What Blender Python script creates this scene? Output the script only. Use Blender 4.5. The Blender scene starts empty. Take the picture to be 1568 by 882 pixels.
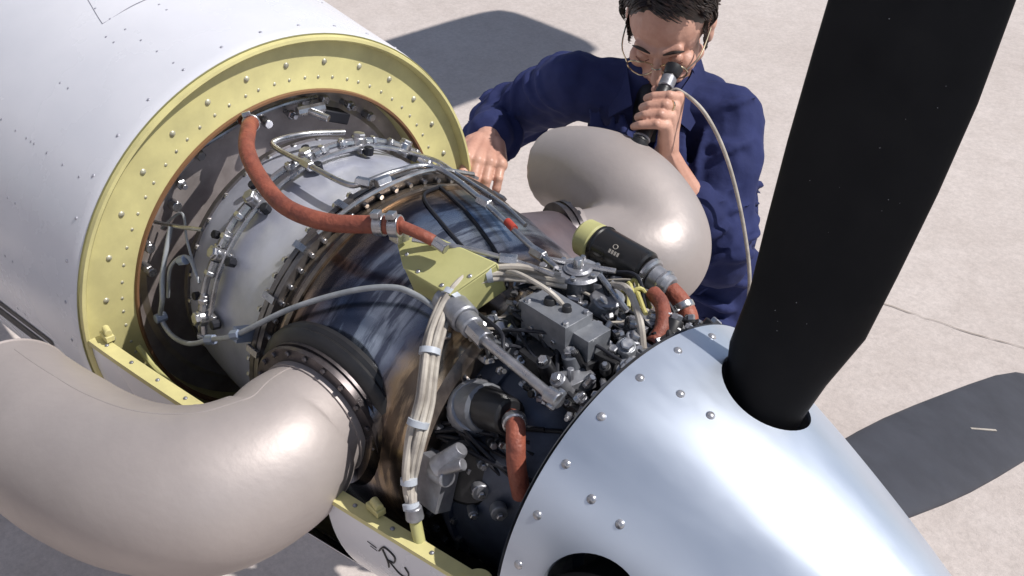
import bpy, math, random
from mathutils import Vector, Matrix, noise
random.seed(7)
V=Vector
sc=bpy.context.scene
sc.view_settings.view_transform='Standard'
sc.view_settings.look='None'
sc.view_settings.exposure=0
rad=math.radians
# ------------------------------------------------------------------ materials
def mat(name,c1,c2=None,rough=.5,metal=0.,ns=8.,detail=6.,bump=0.,bs=None,rvar=.08,stretch=(1,1,1),contrast=(.35,.65),spec=None,c3=None,bd=.01):
    m=bpy.data.materials.new(name);m.use_nodes=True
    nt=m.node_tree;N=nt.nodes;Lk=nt.links
    b=N['Principled BSDF']
    tc=N.new('ShaderNodeTexCoord');mp=N.new('ShaderNodeMapping');mp.inputs['Scale'].default_value=stretch
    Lk.new(tc.outputs['Object'],mp.inputs['Vector'])
    nz=N.new('ShaderNodeTexNoise');nz.inputs['Scale'].default_value=ns;nz.inputs['Detail'].default_value=detail
    nz.inputs['Roughness'].default_value=.6
    Lk.new(mp.outputs[0],nz.inputs['Vector'])
    cr=N.new('ShaderNodeValToRGB')
    c2=c2 or tuple(x*.82 for x in c1)
    cr.color_ramp.elements[0].position=contrast[0];cr.color_ramp.elements[0].color=(*c2,1)
    cr.color_ramp.elements[1].position=contrast[1];cr.color_ramp.elements[1].color=(*c1,1)
    if c3:
        e=cr.color_ramp.elements.new((contrast[0]+contrast[1])/2);e.color=(*c3,1)
    Lk.new(nz.outputs['Fac'],cr.inputs[0]);Lk.new(cr.outputs[0],b.inputs['Base Color'])
    n2=N.new('ShaderNodeTexNoise');n2.inputs['Scale'].default_value=ns*2.3;n2.inputs['Detail'].default_value=5
    Lk.new(mp.outputs[0],n2.inputs['Vector'])
    mr=N.new('ShaderNodeMapRange');mr.inputs[1].default_value=.3;mr.inputs[2].default_value=.7;mr.inputs[3].default_value=max(.03,rough-rvar);mr.inputs[4].default_value=min(1,rough+rvar)
    Lk.new(n2.outputs['Fac'],mr.inputs[0]);Lk.new(mr.outputs[0],b.inputs['Roughness'])
    b.inputs['Metallic'].default_value=metal
    if spec is not None: b.inputs['Specular IOR Level'].default_value=spec
    if bump:
        n3=N.new('ShaderNodeTexNoise');n3.inputs['Scale'].default_value=bs or ns*4;n3.inputs['Detail'].default_value=5
        Lk.new(mp.outputs[0],n3.inputs['Vector'])
        bp=N.new('ShaderNodeBump');bp.inputs['Strength'].default_value=bump;bp.inputs['Distance'].default_value=bd
        Lk.new(n3.outputs['Fac'],bp.inputs['Height']);Lk.new(bp.outputs[0],b.inputs['Normal'])
    return m
Mwhite=mat('white_paint',(.70,.705,.75),(.63,.64,.69),.27,0,3,rvar=.06)
Myel=mat('zinc_primer',(.64,.585,.27),(.50,.455,.215),.5,0,12)
Mtaupe=mat('exhaust_steel',(.45,.40,.38),(.30,.265,.255),.50,.32,2.2,8,.06,70,.08,contrast=(.28,.72))
Mcase=mat('case_grey',(.54,.56,.65),(.34,.355,.43),.36,.3,8,8,bump=.05)
def duct_mat():
    m=bpy.data.materials.new('heat_stain_and_reflection');m.use_nodes=True
    nt=m.node_tree;N=nt.nodes;Lk=nt.links;b=N['Principled BSDF']
    tc=N.new('ShaderNodeTexCoord');sp=N.new('ShaderNodeSeparateXYZ');Lk.new(tc.outputs['Object'],sp.inputs[0])
    def nz(s,st,d=7,r=.65):
        mp=N.new('ShaderNodeMapping');mp.inputs['Scale'].default_value=st;Lk.new(tc.outputs['Object'],mp.inputs[0])
        n=N.new('ShaderNodeTexNoise');n.inputs['Scale'].default_value=s;n.inputs['Detail'].default_value=d;n.inputs['Roughness'].default_value=r
        Lk.new(mp.outputs[0],n.inputs['Vector']);return n
    n1=nz(7,(1,1,1));n2=nz(9,(7,1.1,1.1),5,.55)
    a=N.new('ShaderNodeMath');a.operation='MULTIPLY_ADD';Lk.new(n1.outputs['Fac'],a.inputs[0]);a.inputs[1].default_value=.13;Lk.new(sp.outputs[0],a.inputs[2])
    mr=N.new('ShaderNodeMapRange');mr.inputs[1].default_value=.375;mr.inputs[2].default_value=.685;Lk.new(a.outputs[0],mr.inputs[0])
    r=N.new('ShaderNodeValToRGB');els=r.color_ramp.elements
    els[0].position=0;els[0].color=(.40,.33,.25,1);els[1].position=1;els[1].color=(.50,.41,.30,1)
    for p,c in ((.13,(.27,.18,.11)),(.25,(.13,.11,.12)),(.36,(.20,.25,.34)),(.55,(.38,.44,.52)),(.70,(.16,.18,.24)),(.82,(.36,.26,.16))):  # bronze bands are heat stain; blue and navy ones paint in sky reflection
        e=els.new(p);e.color=(*c,1)
    Lk.new(mr.outputs[0],r.inputs[0])
    r2=N.new('ShaderNodeValToRGB');r2.color_ramp.elements[0].position=.46;r2.color_ramp.elements[0].color=(.12,.13,.20,1);r2.color_ramp.elements[1].position=.56;r2.color_ramp.elements[1].color=(1,1,1,1)
    Lk.new(n2.outputs['Fac'],r2.inputs[0])
    mx=N.new('ShaderNodeMixRGB');mx.blend_type='MULTIPLY';mx.inputs[0].default_value=.8;Lk.new(r.outputs[0],mx.inputs[1]);Lk.new(r2.outputs[0],mx.inputs[2])
    Lk.new(mx.outputs[0],b.inputs['Base Color']);b.inputs['Metallic'].default_value=.85
    m3=N.new('ShaderNodeMapRange');m3.inputs[3].default_value=.10;m3.inputs[4].default_value=.32;Lk.new(n1.outputs['Fac'],m3.inputs[0]);Lk.new(m3.outputs[0],b.inputs['Roughness'])
    return m
Mduct=duct_mat()
Mfire=mat('firewall_steel',(.52,.47,.45),(.27,.23,.22),.38,.45,9,bump=.08)
Mgear=mat('gearbox_grey',(.10,.12,.17),(.05,.06,.085),.4,.3,12,bump=.08)
Msteel=mat('steel',(.55,.55,.56),(.33,.33,.35),.3,.9,30)
Malu=mat('cast_aluminium',(.38,.39,.42),(.20,.20,.22),.42,.6,25,bump=.1)
Mblack=mat('black_rubber',(.016,.016,.018),(.010,.010,.012),.45,0,20)
Mdark=mat('near_black',(.016,.017,.025),(.008,.009,.013),.55,.2,9)  # plain near-black shared by liner, hub, lines and stack ends
Mhose=mat('red_hose',(.30,.085,.05),(.17,.048,.032),.6,0,26,bump=.3,bs=120)
Mcable=mat('cable_white',(.50,.46,.40),(.28,.25,.22),.5,0,30)
Mgreycab=mat('cable_grey',(.38,.40,.42),(.26,.28,.3),.45,.2,30)
Mspin=mat('polished_aluminium',(.60,.66,.75),(.52,.58,.68),.37,.72,3.0,7,.007,5,.07,stretch=(.5,2.4,2.4),contrast=(.3,.7))
Mblade=mat('blade_paint',(.006,.006,.007),(.004,.004,.005),.5,0,10,spec=.18)
Mblade2=mat('blade_paint_sunlit',(.040,.042,.054),(.028,.029,.038),.5,0,10,spec=.4)  # lighter copy for the far blade, sunlight put into its colour
Mcloth=mat('navy_cloth',(.028,.036,.112),(.017,.022,.072),.85,0,6,5,.35,60,spec=.18,bd=.004)
Mskin=mat('skin',(.60,.35,.265),(.46,.24,.175),.48,0,16,bump=.12,bs=140)
Mhair=mat('hair',(.030,.015,.010),(.012,.007,.005),.38,0,60)
Mred=mat('red_tag',(.4,.05,.03),None,.5)
Mgold=mat('gold_wire',(.7,.60,.42),None,.25,1)
Mgrn=mat('green_cap',(.52,.50,.22),(.38,.37,.16),.5)
Mlabel=mat('label_plate',(.35,.36,.38),(.05,.05,.06),.35,.5,160,2,contrast=(.45,.55))
def ground_mat():
    m=bpy.data.materials.new('concrete');m.use_nodes=True
    nt=m.node_tree;N=nt.nodes;Lk=nt.links;b=N['Principled BSDF']
    tc=N.new('ShaderNodeTexCoord')
    def nz(s,d=6,r=.6):
        n=N.new('ShaderNodeTexNoise');n.inputs['Scale'].default_value=s;n.inputs['Detail'].default_value=d;n.inputs['Roughness'].default_value=r
        Lk.new(tc.outputs['Object'],n.inputs['Vector']);return n
    def ramp(n,p0,c0,p1,c1):
        r=N.new('ShaderNodeValToRGB');r.color_ramp.elements[0].position=p0;r.color_ramp.elements[0].color=(*c0,1)
        r.color_ramp.elements[1].position=p1;r.color_ramp.elements[1].color=(*c1,1);Lk.new(n.outputs['Fac'],r.inputs[0]);return r
    a=ramp(nz(.9,8),.3,(.55,.485,.45),.7,(.64,.575,.54))
    c=ramp(nz(55,6,.8),.3,(.76,.76,.76),.62,(1,1,1))
    d=ramp(nz(7,7,.7),.3,(.87,.86,.85),.7,(1.0,1.0,1.0))
    m1=N.new('ShaderNodeMixRGB');m1.blend_type='MULTIPLY';m1.inputs[0].default_value=1;Lk.new(a.outputs[0],m1.inputs[1]);Lk.new(c.outputs[0],m1.inputs[2])
    m2=N.new('ShaderNodeMixRGB');m2.blend_type='MULTIPLY';m2.inputs[0].default_value=1;Lk.new(m1.outputs[0],m2.inputs[1]);Lk.new(d.outputs[0],m2.inputs[2])
    Lk.new(m2.outputs[0],b.inputs['Base Color']);b.inputs['Roughness'].default_value=.9
    bp=N.new('ShaderNodeBump');bp.inputs['Strength'].default_value=.3;bp.inputs['Distance'].default_value=.01
    Lk.new(nz(70,6,.8).outputs['Fac'],bp.inputs['Height']);Lk.new(bp.outputs[0],b.inputs['Normal'])
    return m
Mground=ground_mat()
# ------------------------------------------------------------------ mesh helpers
def E(x,deg,r): return V((x,r*math.sin(rad(deg)),r*math.cos(rad(deg))))
def basis(n):
    n=n.normalized();a=V((0,0,1)) if abs(n.z)<.9 else V((1,0,0))
    u=n.cross(a).normalized();return u,n.cross(u).normalized(),n
class MB:
    def __init__(s): s.v=[];s.f=[]
    def ringstrip(s,rings,closed=True,cap0=False,cap1=False):
        b=len(s.v);n=len(rings[0])
        for r in rings: s.v+=[tuple(p) for p in r]
        for i in range(len(rings)-1):
            for j in range(n if closed else n-1):
                k=(j+1)%n
                s.f.append((b+i*n+j,b+i*n+k,b+(i+1)*n+k,b+(i+1)*n+j))
        if cap0: s.f.append(tuple(b+j for j in range(n))[::-1])
        if cap1: s.f.append(tuple(b+(len(rings)-1)*n+j for j in range(n)))
    def prof(s,p,n,pr,k=14):
        u,w,n=basis(V(n));p=V(p)
        s.ringstrip([[p+n*h+(u*math.cos(2*math.pi*j/k)+w*math.sin(2*math.pi*j/k))*r for j in range(k)] for h,r in pr],True,True,True)
    def cyl(s,a,b,r,r2=None,k=14,ch=.12):
        a=V(a);b=V(b);d=(b-a);L=d.length;r2=r if r2 is None else r2;c=min(r,r2)*ch
        s.prof(a,d,[(0,r-c),(c,r),(L-c,r2),(L,r2-c)],k)
    def dome(s,p,n,r,h=.5,k=8): s.prof(p,n,[(-r*.3,r),(0,r),(h*r*.7,r*.72),(h*r,r*.2)],k)
    def hexb(s,p,n,r,h): s.prof(p,n,[(0,r),(h*.8,r),(h,r*.8)],6)
    def box(s,c,ax,ay,az,hx,hy,hz):
        c=V(c);ax=V(ax).normalized();ay=V(ay);ay=(ay-ax*ay.dot(ax)).normalized();az2=ax.cross(ay)
        b=len(s.v)
        for i in (-1,1):
            for j in (-1,1):
                for k in (-1,1): s.v.append(tuple(c+ax*hx*i+ay*hy*j+az2*hz*k))
        for q in ((0,1,3,2),(4,6,7,5),(0,4,5,1),(2,3,7,6),(0,2,6,4),(1,5,7,3)): s.f.append(tuple(b+i for i in q))
    def poly(s,pts,thick):
        n=len(pts);b=len(s.v);nn=(V(pts[1])-V(pts[0])).cross(V(pts[2])-V(pts[0])).normalized()*thick
        s.v+=[tuple(V(p)) for p in pts]+[tuple(V(p)+nn) for p in pts]
        s.f.append(tuple(range(b,b+n))[::-1]);s.f.append(tuple(range(b+n,b+2*n)))
        for i in range(n):
            j=(i+1)%n;s.f.append((b+i,b+j,b+n+j,b+n+i))
    def ell(s,c,ax,ay,az,a,bb,cc,n=16,m=10):
        c=V(c);ax=V(ax);ay=V(ay);az=V(az)
        rings=[]
        for i in range(m+1):
            t=math.pi*(i/m) ;t=min(max(t,.02),math.pi-.02)
            rings.append([c+az*cc*math.cos(t)+(ax*a*math.cos(2*math.pi*j/n)+ay*bb*math.sin(2*math.pi*j/n))*math.sin(t) for j in range(n)])
        s.ringstrip(rings,True,True,True)
    def cap(s,a,b,r1,r2,n=14):
        a=V(a);b=V(b);d=b-a;L=d.length;u,w,nn=basis(d);rings=[]
        def rg(p,r): return [p+(u*math.cos(2*math.pi*j/n)+w*math.sin(2*math.pi*j/n))*r for j in range(n)]
        for t in (-88,-60,-30,0): rings.append(rg(a+nn*r1*math.sin(rad(t)),r1*math.cos(rad(t))))
        for t in (0,30,60,88): rings.append(rg(b+nn*r2*math.sin(rad(t)),r2*math.cos(rad(t))))
        s.ringstrip(rings,True,True,True)
    def tube(s,pts,r,n=10,sub=8,cap=True):
        P=smooth(pts,sub);R=r if callable(r) else (lambda t:r)
        T=[(P[min(i+1,len(P)-1)]-P[max(i-1,0)]).normalized() for i in range(len(P))]
        u,w,_=basis(T[0]);rings=[]
        for i,p in enumerate(P):
            u=(u-T[i]*u.dot(T[i])).normalized();w=T[i].cross(u)
            rr=R(i/(len(P)-1))
            rings.append([p+(u*math.cos(2*math.pi*j/n)+w*math.sin(2*math.pi*j/n))*rr for j in range(n)])
        s.ringstrip(rings,True,cap,cap)
        return P,T
    def lathe(s,prof,a0=0,a1=360,k=96,closed=None):
        full=abs(a1-a0)>=359.9;rings=[]
        for x,r in prof:
            rings.append([E(x,a0+(a1-a0)*j/k,r) for j in range(k if full else k+1)])
        s.ringstrip(rings,full)
    def obj(s,name,m,parent=None,bevel=0,ang=38):
        me=bpy.data.meshes.new(name);me.from_pydata(s.v,[],s.f);me.validate();me.update()
        for p in me.polygons: p.use_smooth=True
        me.set_sharp_from_angle(angle=rad(ang))
        o=bpy.data.objects.new(name,me);bpy.context.collection.objects.link(o)
        me.materials.append(m)
        if parent: o.parent=parent
        if bevel:
            b=o.modifiers.new('b','BEVEL');b.width=bevel;b.segments=2;b.limit_method='ANGLE';b.angle_limit=rad(45)
        return o
def smooth(pts,sub=8):
    P=[V(p) for p in pts]
    if len(P)<3: 
        return [P[0].lerp(P[-1],i/4) for i in range(5)]
    out=[]
    Q=[P[0]*2-P[1]]+P+[P[-1]*2-P[-2]]
    for i in range(1,len(Q)-2):
        a,b,c,d=Q[i-1],Q[i],Q[i+1],Q[i+2]
        for k in range(sub):
            t=k/sub
            out.append(.5*((2*b)+(c-a)*t+(2*a-5*b+4*c-d)*t*t+(3*b-a-3*c+d)*t**3))
    out.append(P[-1]);return out
def empty(name):
    e=bpy.data.objects.new(name,None);bpy.context.collection.objects.link(e);return e
def tubeobj(name,pts,r,m,parent,n=12,sub=8):
    b=MB();b.tube(pts,r,n,sub);return b.obj(name,m,parent)
def apply(o):
    dg=bpy.context.evaluated_depsgraph_get();me=bpy.data.meshes.new_from_object(o.evaluated_get(dg))
    o.modifiers.clear();o.data=me
    for p in me.polygons: p.use_smooth=True
    return o
def voxel(b,name,m,vs,sm=4,disp=None,parent=None):
    o=b.obj(name,m,parent)
    r=o.modifiers.new('r','REMESH');r.mode='VOXEL';r.voxel_size=vs;r.use_smooth_shade=True
    s=o.modifiers.new('s','SMOOTH');s.iterations=sm;s.factor=.5
    if disp:
        for (sc_,stg,nt_) in disp:
            t=bpy.data.textures.new(name+'t','CLOUDS');t.noise_scale=sc_;t.noise_depth=1;t.noise_type=nt_
            d=o.modifiers.new('d','DISPLACE');d.texture=t;d.strength=stg;d.mid_level=.5;d.texture_coords='GLOBAL'
    return o
# ------------------------------------------------------------------ ground
g=MB();n=2;S=400
g.v=[(-S,-S,-1.3),(S,-S,-1.3),(S,S,-1.3),(-S,S,-1.3)];g.f=[(0,1,2,3)]
ground=g.obj('ground',Mground)
def crack(name,a,b,w,seedv):
    random.seed(seedv);a=V(a);b=V(b);d=(b-a);L=d.length;n=V((-d.y,d.x,0)).normalized();k=int(L/.03);c=MB();of=0;l=[];r=[]
    for i in range(k+1):
        of+=random.uniform(-.009,.009);of*=.96;p=a+d*(i/k)+n*of;ww=w*random.uniform(.15,1.2)
        l.append(p+n*ww);r.append(p-n*ww)
    c.ringstrip([l,r],False);return c.obj(name,Mcrack)
Mcrack=mat('crack',(.22,.18,.15),(.32,.27,.23),.9)
crack('ground_crack',(-.45,2.385,-1.296),(2.5,2.98,-1.296),.0022,3)
random.seed(11)
# ------------------------------------------------------------------ nacelle
nac=empty('airplane_nacelle')
b=MB();b.lathe([(.004,.406),(-.002,.409),(-.02,.412),(-.15,.425),(-.4,.452),(-.8,.49),(-1.3,.53),(-2.0,.56),(-3.2,.5)],0,360,128)
b.obj('outer_skin',Mwhite,nac)
b=MB();b.lathe([(.003,.4065),(.012,.404),(.013,.399),(.010,.396),(-.004,.393),(-.006,.32),(-.002,.314),(-.002,.309),(-.05,.307)],0,360,128)
b.obj('ring_flange',Myel,nac)
b=MB();b.lathe([(-.0015,.312),(.004,.3105),(.004,.3065),(-.01,.305)],0,360,128);b.obj('seal_rim',mat('brown_seal',(.20,.10,.05),None,.6),nac)
b=MB();b.lathe([(.0045,.4052),(.0050,.4075),(.0030,.4085)],0,360,128);b.obj('lip_seam',mat('lip_seam',(.22,.21,.09),None,.6),nac)
b=MB();b.lathe([(-.05,.309),(-.052,.28),(-.045,.27),(-.06,.20),(-.06,.02)],0,360,96);b.obj('firewall',Mfire,nac)
b=MB()
for a in range(-130,131,5):
    for rr in (.385,.331): 
        b.dome(E(-.0055,a+random.uniform(-.6,.6),rr),(1,0,0),.0030,.4)
for a in range(-128,131,12):
    b.dome(E(-.0055,a,.358),(1,0,0),.0058,.6,10)
for a in range(-100,120,9):
    b.dome(E(-.053,a,.292),(1,0,0),.004)
b.obj('ring_rivets',mat('rivet_primer',(.58,.56,.42),(.36,.34,.26),.4,.4,40),nac)
b=MB()
def skinr(x): 
    pts=[(.006,.409),(-.02,.412),(-.15,.425),(-.4,.452),(-.8,.49),(-1.3,.53),(-2.0,.56)]
    for (x0,r0),(x1,r1) in zip(pts,pts[1:]):
        if x1<=x<=x0: return r0+(r1-r0)*(x-x0)/(x1-x0)
    return .5
for a in range(-110,110,10):
    b.dome(E(-.03,a,skinr(-.03)),E(0,a,1),.0032)
for x,st in ((-.2,14),(-.225,14),(-.55,8),(-.58,8)):
    for a in range(-110,90,st):
        b.dome(E(x,a+2,skinr(x)),E(0,a+2,1),.0024,.35)
for a in (-52,-20):
    for i in range(12): b.dome(E(-.06-.05*i,a,skinr(-.06-.05*i)),E(0,a,1),.0024,.35)
b.obj('skin_rivets',mat('rivet_white',(.45,.45,.5),(.25,.25,.3),.35,.2,60),nac)
b=MB()
def skinline(pts,w=.0012):
    P=[E(x,a,skinr(x)+.0002) for x,a in pts];b.tube(P,w,6,10)
skinline([(-.26,-22),(-.45,-17),(-.9,-12)],.0007);skinline([(-.26,-22),(-.255,-10),(-.25,10),(-.25,40)],.0006)
skinline([(-.57,-110),(-.565,-60),(-.565,-18)],.0006)
b.obj('panel_seams',mat('seam',(.25,.25,.29),None,.6),nac)
b=MB()
for w0,w1 in ((-104,-100),(-98.5,-96.5)):
    rings=[[E(x,w0+(w1-w0)*t,skinr(x)+.0015) for t in (0,.33,.66,1)] for x in [-.12-.1*i for i in range(12)]]
    b.ringstrip(rings,False)
b.obj('black_stripe',Mblack,nac)
def cowl_r(x): return .40+( .262-.40)*(max(0,x)/.83)**1.15 if x>0 else .40
b=MB();sill=MB();inn=MB();fas=MB()
for sgn in (-1,1):
    for x0,x1,top in ((0.014,.29,88),(.29,.55,118),(.55,.822,88)):
        rings=[];ri=[]
        for i in range(13):
            x=x0+(x1-x0)*i/12;r=cowl_r(x)
            rings.append([E(x,sgn*(top+(180-top)*j/24),r) for j in range(25)])
            ri.append([E(x,sgn*(top+(180-top)*j/24),r-.012) for j in range(25)])
        b.ringstrip(rings,False);inn.ringstrip(ri,False)
    for x0,x1 in ((.014,.28),(.56,.822)):
        P0=[];P1=[];P2=[];P3=[]
        for i in range(9):
            x=x0+(x1-x0)*i/8;r=cowl_r(x)
            P0.append(E(x,sgn*87.5,r+.003));P1.append(E(x,sgn*87.2,r-.019));P2.append(E(x,sgn*89,r-.019));P3.append(E(x,sgn*88.9,r+.003))
            if i%2: fas.dome(E(x,sgn*87.2,r-.009),(0,0,1),.0035)
        sill.ringstrip([P0,P1,P2,P3,P0],False)
        for e in (0,-1): sill.f.append(tuple(len(sill.v)+k for k in range(4)));sill.v+=[tuple(q[e]) for q in (P0,P1,P2,P3)]
b.obj('lower_cowl_skin',Mwhite,nac);inn.obj('lower_cowl_liner',Mdark,nac);sill.obj('cowl_sill',Myel,nac);fas.obj('sill_fasteners',Malu,nac)
b=MB()
for x in (.62,.035):
    r=cowl_r(x);b.box(E(x,-86,r-.018),(1,0,0),(0,1,0),(0,0,1),.013,.007,.005);b.cyl(E(x-.008,-84.5,r-.020),E(x+.010,-84.5,r-.017),.006)
b.prof(E(.800,-86.5,.262),(0,0,1),[(0,.018),(.004,.018)],20)
b.obj('cowl_latches',Myel,nac,.002)
b=MB()
def cw(x,a): return E(x,a,cowl_r(x)+.001)
b.tube([cw(.648,-95),(cw(.652,-99)),cw(.650,-102)],.0013,6)
b.tube([cw(.640,-96.5),cw(.652,-93.6),cw(.668,-95),cw(.664,-98),cw(.652,-98.6)],.0013,6)
b.tube([cw(.655,-98.6),cw(.668,-102),cw(.682,-102),cw(.688,-99),cw(.684,-97)],.0011,6)
b.tube([cw(.62,-95.5),cw(.636,-96)],.0006,5);b.tube([cw(.624,-96.8),cw(.636,-97.2)],.0005,5)
b.obj('cowl_emblem',Mblack,nac)
# ------------------------------------------------------------------ engine
eng=empty('turboprop_engine')
b=MB();b.lathe([(-.06,.17),(-.02,.19),(0,.215),(.02,.228),(.05,.237),(.12,.243),(.22,.247),(.275,.250),(.285,.256)],0,360,96)
b.obj('gas_generator_case',Mcase,eng)
b=MB();b.lathe([(.284,.25),(.284,.270),(.294,.270),(.295,.266),(.299,.266),(.3,.272),(.310,.272),(.310,.255)],0,360,120)
b.lathe([(.02,.225),(.02,.236),(.03,.236),(.03,.228)],0,360,96)
b.obj('case_flange',mat('flange_steel',(.25,.23,.22),(.12,.11,.11),.4,.8,20),eng)
b=MB()
for a in range(-180,180,6):
    b.hexb(E(.276,a,.262),(-1,0,0),.0052,.007);b.cyl(E(.310,a,.263),E(.318,a,.263),.004,k=8)
for a in range(-180,180,18): b.box(E(.298,a,.276),(1,0,0),E(0,a+90,1),E(0,a,1),.014,.005,.0025)
for a in range(-180,180,12): b.hexb(E(.03,a,.231),(1,0,0),.005,.006)
b.obj('flange_bolts',Msteel,eng)
b=MB();b.lathe([(.312,.258),(.33,.262),(.36,.263),(.42,.258),(.50,.243),(.56,.226),(.60,.213),(.615,.205)],0,360,96)
b.obj('exhaust_duct',Mduct,eng)
b=MB();b.lathe([(.338,.262),(.338,.266),(.346,.266),(.346,.262)],0,360,96);b.lathe([(.607,.2),(.607,.216),(.618,.218),(.628,.216),(.628,.19)],0,360,96)
b.obj('duct_bands',mat('duct_band',(.34,.28,.22),(.16,.13,.11),.35,.85,25),eng)
b=MB();b.lathe([(.62,.188),(.64,.195),(.70,.197),(.745,.188),(.77,.165),(.80,.15),(.86,.14)],0,360,96)
b.lathe([(.66,.195),(.66,.203),(.672,.203),(.672,.195)],0,360,96)
b.obj('reduction_gearbox',Mgear,eng)
b=MB()
for a in range(-180,180,10): b.hexb(E(.628,a,.207),(1,0,0),.0055,.008)
for a in range(-180,180,12): b.hexb(E(.672,a,.199),(1,0,0),.005,.007)
b.obj('gearbox_bolts',Msteel,eng)
PR=V((.385,.300,.072));PL=V((.44,-.245,.045))
nR=V((.30,1,.0)).normalized();nL=V((.22,-1,-.05)).normalized()
b=MB();b.tube([(.43,.05,.06),(.415,.16,.075),PR-nR*.02],lambda t:.185-.115*t**.8,40,8);b.obj('exhaust_duct_arm',mat('duct_arm',(.30,.235,.24),(.17,.135,.155),.36,.65,6,7,contrast=(.35,.65)),eng)
b=MB();b.tube([(.44,-.03,.015),(.44,-.15,.03),PL-nL*.015],lambda t:.18-.068*t,40,8);b.obj('exhaust_duct_arm_near',Mduct,eng)
def flange(b,P,n,ri,ro,h,k=48):
    b.prof(P,n,[(0,ri),(0,ro),(h*.35,ro),(h*.35,ro*.965),(h*.65,ro*.965),(h*.65,ro),(h,ro),(h,ri)],k)
b=MB();flange(b,PL-nL*.012,nL,.08,.114,.020);flange(b,PR-nR*.012,nR,.05,.078,.02)
u,w,_=basis(nL)
for i in range(20):
    t=2*math.pi*i/20;b.hexb(PL+nL*.008+(u*math.cos(t)+w*math.sin(t))*.107,nL,.004,.005)
u,w,_=basis(nR)
for i in range(14):
    t=2*math.pi*i/14;b.hexb(PR+nR*.008+(u*math.cos(t)+w*math.sin(t))*.072,nR,.0045,.006)
b.obj('port_flanges',mat('port_flange',(.16,.14,.14),(.06,.055,.06),.35,.8,20),eng)
b=MB();b.prof(PL-nL*.042,nL,[(0,.10),(0,.128),(.008,.130),(.014,.126),(.02,.130),(.027,.126),(.034,.11)],56);b.obj('port_bellows',Mblack,eng)
b=MB();b.tube([E(.345,13,.2655),E(.43,10,.2575),E(.53,4,.237),E(.575,-3,.2225),E(.53,-4,.237),E(.43,-1,.2575),E(.36,4,.2645),E(.345,13,.2655)],.0028,6,6);b.obj('duct_panel_edge',Mdark,eng)
# fuel manifold
b=MB()
b.tube([E(.125,a,.262) for a in range(-80,70,15)],.0055,8,6)
b.tube([E(.145,a+4,.258) for a in range(-80,60,15)],.004,8,6)
b.obj('fuel_manifold',Msteel,eng)
b=MB();d2=MB()
for a in (-78,-54,-32,-8,14,36,58):
    c=E(.13,a,.25);nn=E(0,a,1);t=E(0,a+90,1)
    b.cyl(c,c+nn*.022,.014,.012,12);b.hexb(c+nn*.018,nn,.011,.010)
    b.box(c+nn*.004,(1,0,0),t,nn,.024,.010,.004)
    b.cyl(c+t*.012+nn*.012,c+t*.04+nn*.010,.0075,k=8);b.cyl(c-t*.012+nn*.012,c-t*.04+nn*.010,.0075,k=8)
    b.hexb(c+t*.026+nn*.011,t,.010,.008);b.hexb(c-t*.03+nn*.011,-t,.010,.008)
    d2.cyl(c+V((.03,0,0)),c+V((.03,0,0))+nn*.014,.008,k=8);d2.cyl(c+V((-.035,0,0))+t*.02,c+V((-.035,0,0))+t*.02+nn*.01,.007,k=8)
b.obj('fuel_nozzles',Msteel,eng,.0008);d2.obj('nozzle_studs',Mdark,eng)
# pipes
b=MB()
b.tube([E(.09,14,.265),E(.08,0,.272),E(.065,-10,.275),E(.08,-13,.275),E(.17,-12.5,.278),E(.275,-12,.285),E(.30,-9,.29),E(.312,0,.292),E(.312,12,.288),E(.35,15.5,.285),E(.45,12,.282),E(.56,7,.276),E(.64,4,.272)],.0046,10,6)
b.tube([E(.315,-30,.283),E(.325,-15,.285),E(.328,0,.285),E(.325,14,.285),E(.32,32,.281)],.0035,8,6)
b.tube([E(.16,34,.262),E(.25,28,.275),E(.33,22,.28),E(.45,19,.278),E(.52,16,.272)],.0036,8,6)
b.tube([E(.49,-19,.315),E(.56,-10,.295),E(.62,-4,.285),E(.66,-1,.28)],.0036,8,6)
for P,q in ((E(.17,-12.5,.278),(1,0,0)),(E(.32,-5,.29),(0,1,0)),(E(.45,12,.282),(1,0,0)),(E(.6,5,.274),(1,0,0)),(E(.30,-9,.29),(1,.5,0)),(E(.6,-6,.288),(1,.8,0))):
    q=V(q).normalized();b.cyl(P-q*.012,P+q*.012,.008,k=6)
b.obj('steel_pipes',Msteel,eng)
tubeobj('pipe_sleeve',[E(.515,9.2,.281),E(.535,8.2,.279)],.006,Mred,eng)
b=MB()
b.tube([E(.02,-55,.285),E(.035,-70,.285),E(.05,-78,.29),E(.03,-87,.285),E(.06,-91,.285),E(.12,-88,.283),E(.19,-79,.282),E(.27,-69,.29),E(.36,-52,.285),E(.44,-38,.282),E(.495,-30.5,.28),E(.535,-28.5,.276),E(.565,-28,.268)],.0042,10,8)
b.tube([E(.03,-80,.27),E(.055,-66,.285),E(.085,-60,.28),E(.12,-66,.27)],.003,8,8)
b.tube([E(-.04,-60,.26),E(.01,-50,.27),E(.06,-56,.275),E(.10,-63,.27)],.0022,8,8)
b.obj('ignition_cable',Mgreycab,eng)
b=MB()
for P,q in ((E(.03,-87,.285),E(0,-87,1)),(E(.19,-79,.282),(1,0.3,.4)),(E(.27,-69,.29),(1,.3,.5)),(E(.075,-62,.28),(1,.2,.5))):
    q=V(q).normalized();b.cyl(P-q*.009,P+q*.010,.0080,k=8)
b.box(E(.27,-69,.27),(1,0,0),E(0,21,1),E(0,-69,1),.008,.010,.022)
b.obj('cable_clamps',mat('clamp_blue',(.30,.36,.48),None,.4,.4),eng)
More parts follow.
